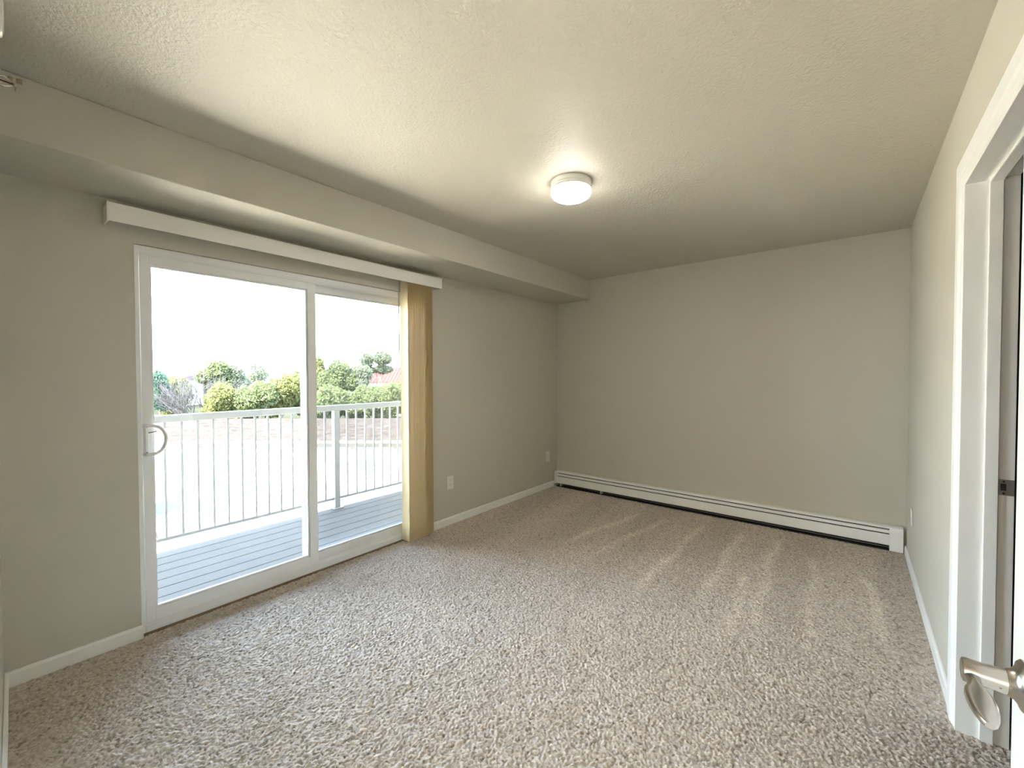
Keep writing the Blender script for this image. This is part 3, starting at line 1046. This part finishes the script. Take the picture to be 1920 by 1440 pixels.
# (kind, u, dep, [(du, v, ru, rv)], leaves, size, label)
TREES = [
    ('teal', 298, 41, [(0, 742, 20, 26), (4, 716, 13, 22)], 2200, 0.20, 'dense blue green tree beside the patio door frame on the left'),
    ('yellow', 332, 43, [(0, 735, 24, 30), (-6, 718, 14, 16), (-14, 765, 20, 18)], 2000, 0.20, 'yellow green bush between the blue green tree and the bare twigs'),
    ('green', 405, 47, [(0, 694, 20, 22), (-16, 706, 18, 14), (6, 722, 26, 22)], 2200, 0.22, 'tall leafy tree standing above the bare white shrub'),
    ('pale', 441, 49, [(0, 700, 18, 20), (4, 722, 22, 20)], 1600, 0.21, 'greyish green tree right of the tall leafy tree'),
    ('pale', 484, 52, [(-4, 690, 13, 16), (10, 700, 12, 12), (-10, 708, 14, 10), (0, 722, 18, 14)], 900, 0.21, 'thin airy tree with sky showing between its branches'),
    ('yellow', 414, 39, [(0, 748, 27, 30), (-8, 768, 26, 20)], 2400, 0.20, 'bright bush right of the bare white shrub'),
    ('green', 468, 40, [(0, 752, 30, 30), (20, 740, 26, 26), (-10, 774, 26, 16)], 3000, 0.20, 'low dark green bush mass in the middle of the sliding panel'),
    ('yellow', 524, 42, [(0, 738, 30, 30), (20, 722, 22, 26), (-18, 762, 26, 20)], 3000, 0.20, 'large light green bush beside the middle stile'),
    ('green', 566, 45, [(-2, 716, 22, 26), (0, 750, 26, 30)], 2200, 0.21, 'green tree hidden partly by the middle stile'),
    ('yellow', 597, 46, [(-2, 688, 11, 20), (2, 715, 18, 26)], 1500, 0.21, 'narrow yellowish tree just right of the middle stile'),
    ('green', 634, 46, [(0, 698, 22, 24), (-12, 718, 26, 24), (18, 716, 20, 20)], 2800, 0.21, 'rounded broad tree with the highest crown left of the red roof'),
    ('green', 618, 40, [(0, 752, 34, 30), (-8, 770, 30, 20)], 2800, 0.20, 'dense green bush above the railing post'),
    ('pale', 674, 47, [(0, 700, 22, 16), (-4, 718, 22, 14)], 1500, 0.21, 'small greyish tree just left of the red roof'),
    ('green', 668, 41, [(0, 760, 30, 26), (14, 742, 20, 20)], 2400, 0.20, 'green bush with a white wall patch peeping over it'),
    ('green', 722, 41, [(0, 748, 34, 28), (-6, 768, 34, 20), (14, 736, 20, 20)], 3200, 0.20, 'big bush in front of the red roof'),
    ('yellow', 766, 43, [(0, 742, 24, 26), (-8, 728, 16, 16), (4, 762, 26, 22)], 2200, 0.20, 'light green bush next to the blinds'),
    ('pale', 705, 58, [(-14, 676, 13, 15), (13, 672, 16, 15), (-14, 694, 14, 8), (12, 692, 18, 9)], 1800, 0.24, 'tall forked tree rising above the red roof'),
    ('yellow', 150, 46, [(0, 738, 36, 32), (-14, 716, 22, 22)], 1500, 0.22, 'round yellow green tree farthest along the row to the left'),
    ('pale', 905, 47, [(0, 735, 36, 34), (-10, 712, 24, 22)], 1500, 0.22, 'greyish tree farthest along the row to the right'),
    ('green', 235, 44, [(0, 735, 34, 34), (16, 715, 20, 20)], 2000, 0.22, 'tree out beyond the left jamb of the patio door'),
    ('green', 830, 43, [(0, 735, 36, 34), (16, 712, 24, 22)], 2000, 0.22, 'tree out beyond the stacked blinds'),
]
for kind, u, dep, bl, nleaf, size, label in TREES:
    lat = px(u, dep)
    m_ = dep / 789.4
    tree('leafy_tree' if 'tree' in label else 'leafy_bush', label, kind, lat, dep,
         [(du * m_, random.uniform(-0.5, 0.5), zz(v_, dep), ru * m_, rv * m_) for du, v_, ru, rv in bl], int(nleaf * 2.3), size * 0.72,
         cat='tree' if 'tree' in label else 'bush')


def bare_shrub(label, u, dep, hgt, spread, count):
    base = site(px(u, dep), dep, GZ)
    t = thing('bare_shrub', label, 'shrub', base, 'bare shrubs behind the garage')
    bm = bmesh.new()
    for k in range(count):
        a = random.uniform(0, 2 * math.pi)
        s0 = base + Vector((math.cos(a), math.sin(a), 0)) * random.uniform(0, spread)
        d = Vector((math.cos(a) * 0.28, math.sin(a) * 0.28, 1)).normalized()
        branch(bm, s0, d, hgt * random.uniform(0.26, 0.40), 0.075, 4)
    obj('twigs', bm, M_BARE, t)


bare_shrub('bare shrub of tangled white twigs behind the garage', 376, 40, 6.7, 1.1, 14)
bare_shrub('smaller bare twiggy shrub showing between two green bushes', 438, 42, 6.4, 0.4, 6)

# far houses, far tree belt
M_REDR = mat('red metal roof', (0.1263, 0.0254, 0.0205), 0.6, spec=0.03)
M_PINK = mat('faded pink roof', (0.0884, 0.0634, 0.0634), 0.7, spec=0.03)
M_FARW = mat('far white wall', (0.3402, 0.3334, 0.3266), 0.8, spec=0.05)
M_FART = mat('far blue green trees', (0.0355, 0.0436, 0.0476), 0.9, vary=(0.3, 0.25))


def house(name, label, u0, u1, dep, vr, ve, roofm, ribs):
    x0, x1 = px(u0, dep), px(u1, dep)
    zr, ze = GZ + zz(vr, dep), GZ + zz(ve, dep)
    t = thing(name, label, 'house', site((x0 + x1) / 2, dep + 4, GZ))
    bm = bx(x0 + 0.4, x1 - 0.4, dep + 0.4, dep + 9.6, GZ, ze)
    wl = obj('wall', turn(bm), M_FARW, t)
    k_ = x0 + 2.0
    while k_ < x1 - 2.5:
        obj('window', turn(bx(k_, k_ + 1.1, dep + 0.36, dep + 0.40, ze - 2.1, ze - 0.8)), M_CARG, wl)
        k_ += 3.2
    bm = bmesh.new()
    v = [bm.verts.new(p) for p in ((x0, dep, ze), (x1, dep, ze), (x1, dep + 10, ze), (x0, dep + 10, ze), (x0, dep + 5, zr), (x1, dep + 5, zr))]
    for f in ((0, 1, 5, 4), (1, 2, 5), (2, 3, 4, 5), (3, 0, 4), (0, 3, 2, 1)): bm.faces.new([v[i] for i in f])
    if ribs:
        k_ = x0
        while k_ < x1:
            q0, q1 = Vector((k_, dep, ze)), Vector((k_, dep + 5, zr))
            tube(bm, [q0 + Vector((0, 0, .02)), q1 + Vector((0, 0, .02))], 0.07, n=4)
            k_ += 0.55
    obj('roof', turn(bm), roofm, t)


house('red_roof_house', 'pale house with a ribbed red roof behind the right hand trees', 640, 860, 72, 687, 716, M_REDR, True)
house('pink_roof_house', 'distant house with a faded pink roof at the far left', 262, 326, 95, 702, 711, M_PINK, False)

bm = bmesh.new()
for k in range(420):
    u = -700 + k * 6.2 + random.uniform(-2, 2)
    dep = 190 + random.uniform(-15, 15)
    h_ = zz(700 - random.uniform(0, 4), dep)
    c = site(px(u, dep), dep, GZ + h_ * 0.5)
    mtx = Matrix.Translation(c) @ Matrix.Diagonal((random.uniform(1.2, 2.2), random.uniform(1.2, 2.2), h_ * 0.5, 1))
    bmesh.ops.create_icosphere(bm, subdivisions=1, radius=1, matrix=mtx)
tag(obj('far_treeline', bm, M_FART, smooth=False), 'thin bluish line of trees along the horizon', 'treeline', kind='stuff')


# ------------------------------------------------------------------ parked car, only its nose end in view
car = thing('car', 'white parked car seen low through the leftmost balusters', 'car', site(-16.4, 18.2, GZ))
cx0, cw0, cw1 = -18.6, 17.3, 19.05
prof = [(0.0, 0.35), (0.02, 0.75), (0.25, 0.95), (1.0, 1.0), (1.55, 1.42), (3.0, 1.45), (3.65, 1.02), (4.25, 0.86), (4.42, 0.70), (4.42, 0.32), (4.2, 0.24), (0.15, 0.24)]
bm = bmesh.new()
prism(bm, [(cx0 + a, GZ + z) for a, z in prof], 'y', cw0, cw1)
for v in bm.verts:
    if v.co.z > GZ + 1.1:
        v.co.y += 0.16 if v.co.y < 18 else -0.16
obj('body', turn(bm), M_CARW, car, bevel=0.05, seg=3)
bm = bmesh.new()
prism(bm, [(cx0 + a, GZ + z) for a, z in ((1.2, 1.06), (1.62, 1.37), (2.2, 1.39), (2.2, 1.04))], 'y', cw0 + 0.02, cw0 + 0.1)
prism(bm, [(cx0 + a, GZ + z) for a, z in ((2.28, 1.04), (2.28, 1.39), (2.92, 1.39), (3.38, 1.04))], 'y', cw0 + 0.02, cw0 + 0.1)
for v in bm.verts:
    if v.co.z > GZ + 1.2: v.co.y += 0.12
obj('side_window', turn(bm), M_CARG, car)
bm = bmesh.new()
v = [bm.verts.new((cx0 + a, y, GZ + z)) for a, y, z in ((3.07, cw0 + .22, 1.43), (3.07, cw1 - .22, 1.43), (3.66, cw1 - .12, 1.05), (3.66, cw0 + .12, 1.05))]
v2 = [bm.verts.new(q.co + Vector((0.02, 0, 0.02))) for q in v]
bm.faces.new(v); bm.faces.new(v2)
for i in range(4): bm.faces.new((v[i], v[(i + 1) % 4], v2[(i + 1) % 4], v2[i]))
obj('windshield', turn(bm), M_CARG, car)
for a in (0.85, 3.62):
    for yy in (cw0 - 0.01, cw1 - 0.20):
        bm = bmesh.new()
        lathe(bm, [(0.2, 0), (0.30, 0), (0.33, 0.03), (0.33, 0.18), (0.30, 0.21), (0.2, 0.21)], (cx0 + a, yy, GZ + 0.33), 'y', 28)
        wh = obj('wheel', turn(bm), M_TYRE, car, smooth=True)
        bm = bmesh.new()
        lathe(bm, [(0, 0.03), (0.06, 0.02), (0.20, 0.035), (0.20, 0.19), (0, 0.19)], (cx0 + a, yy, GZ + 0.33), 'y', 20)
        obj('hub', turn(bm), M_RIM, wh, smooth=True)
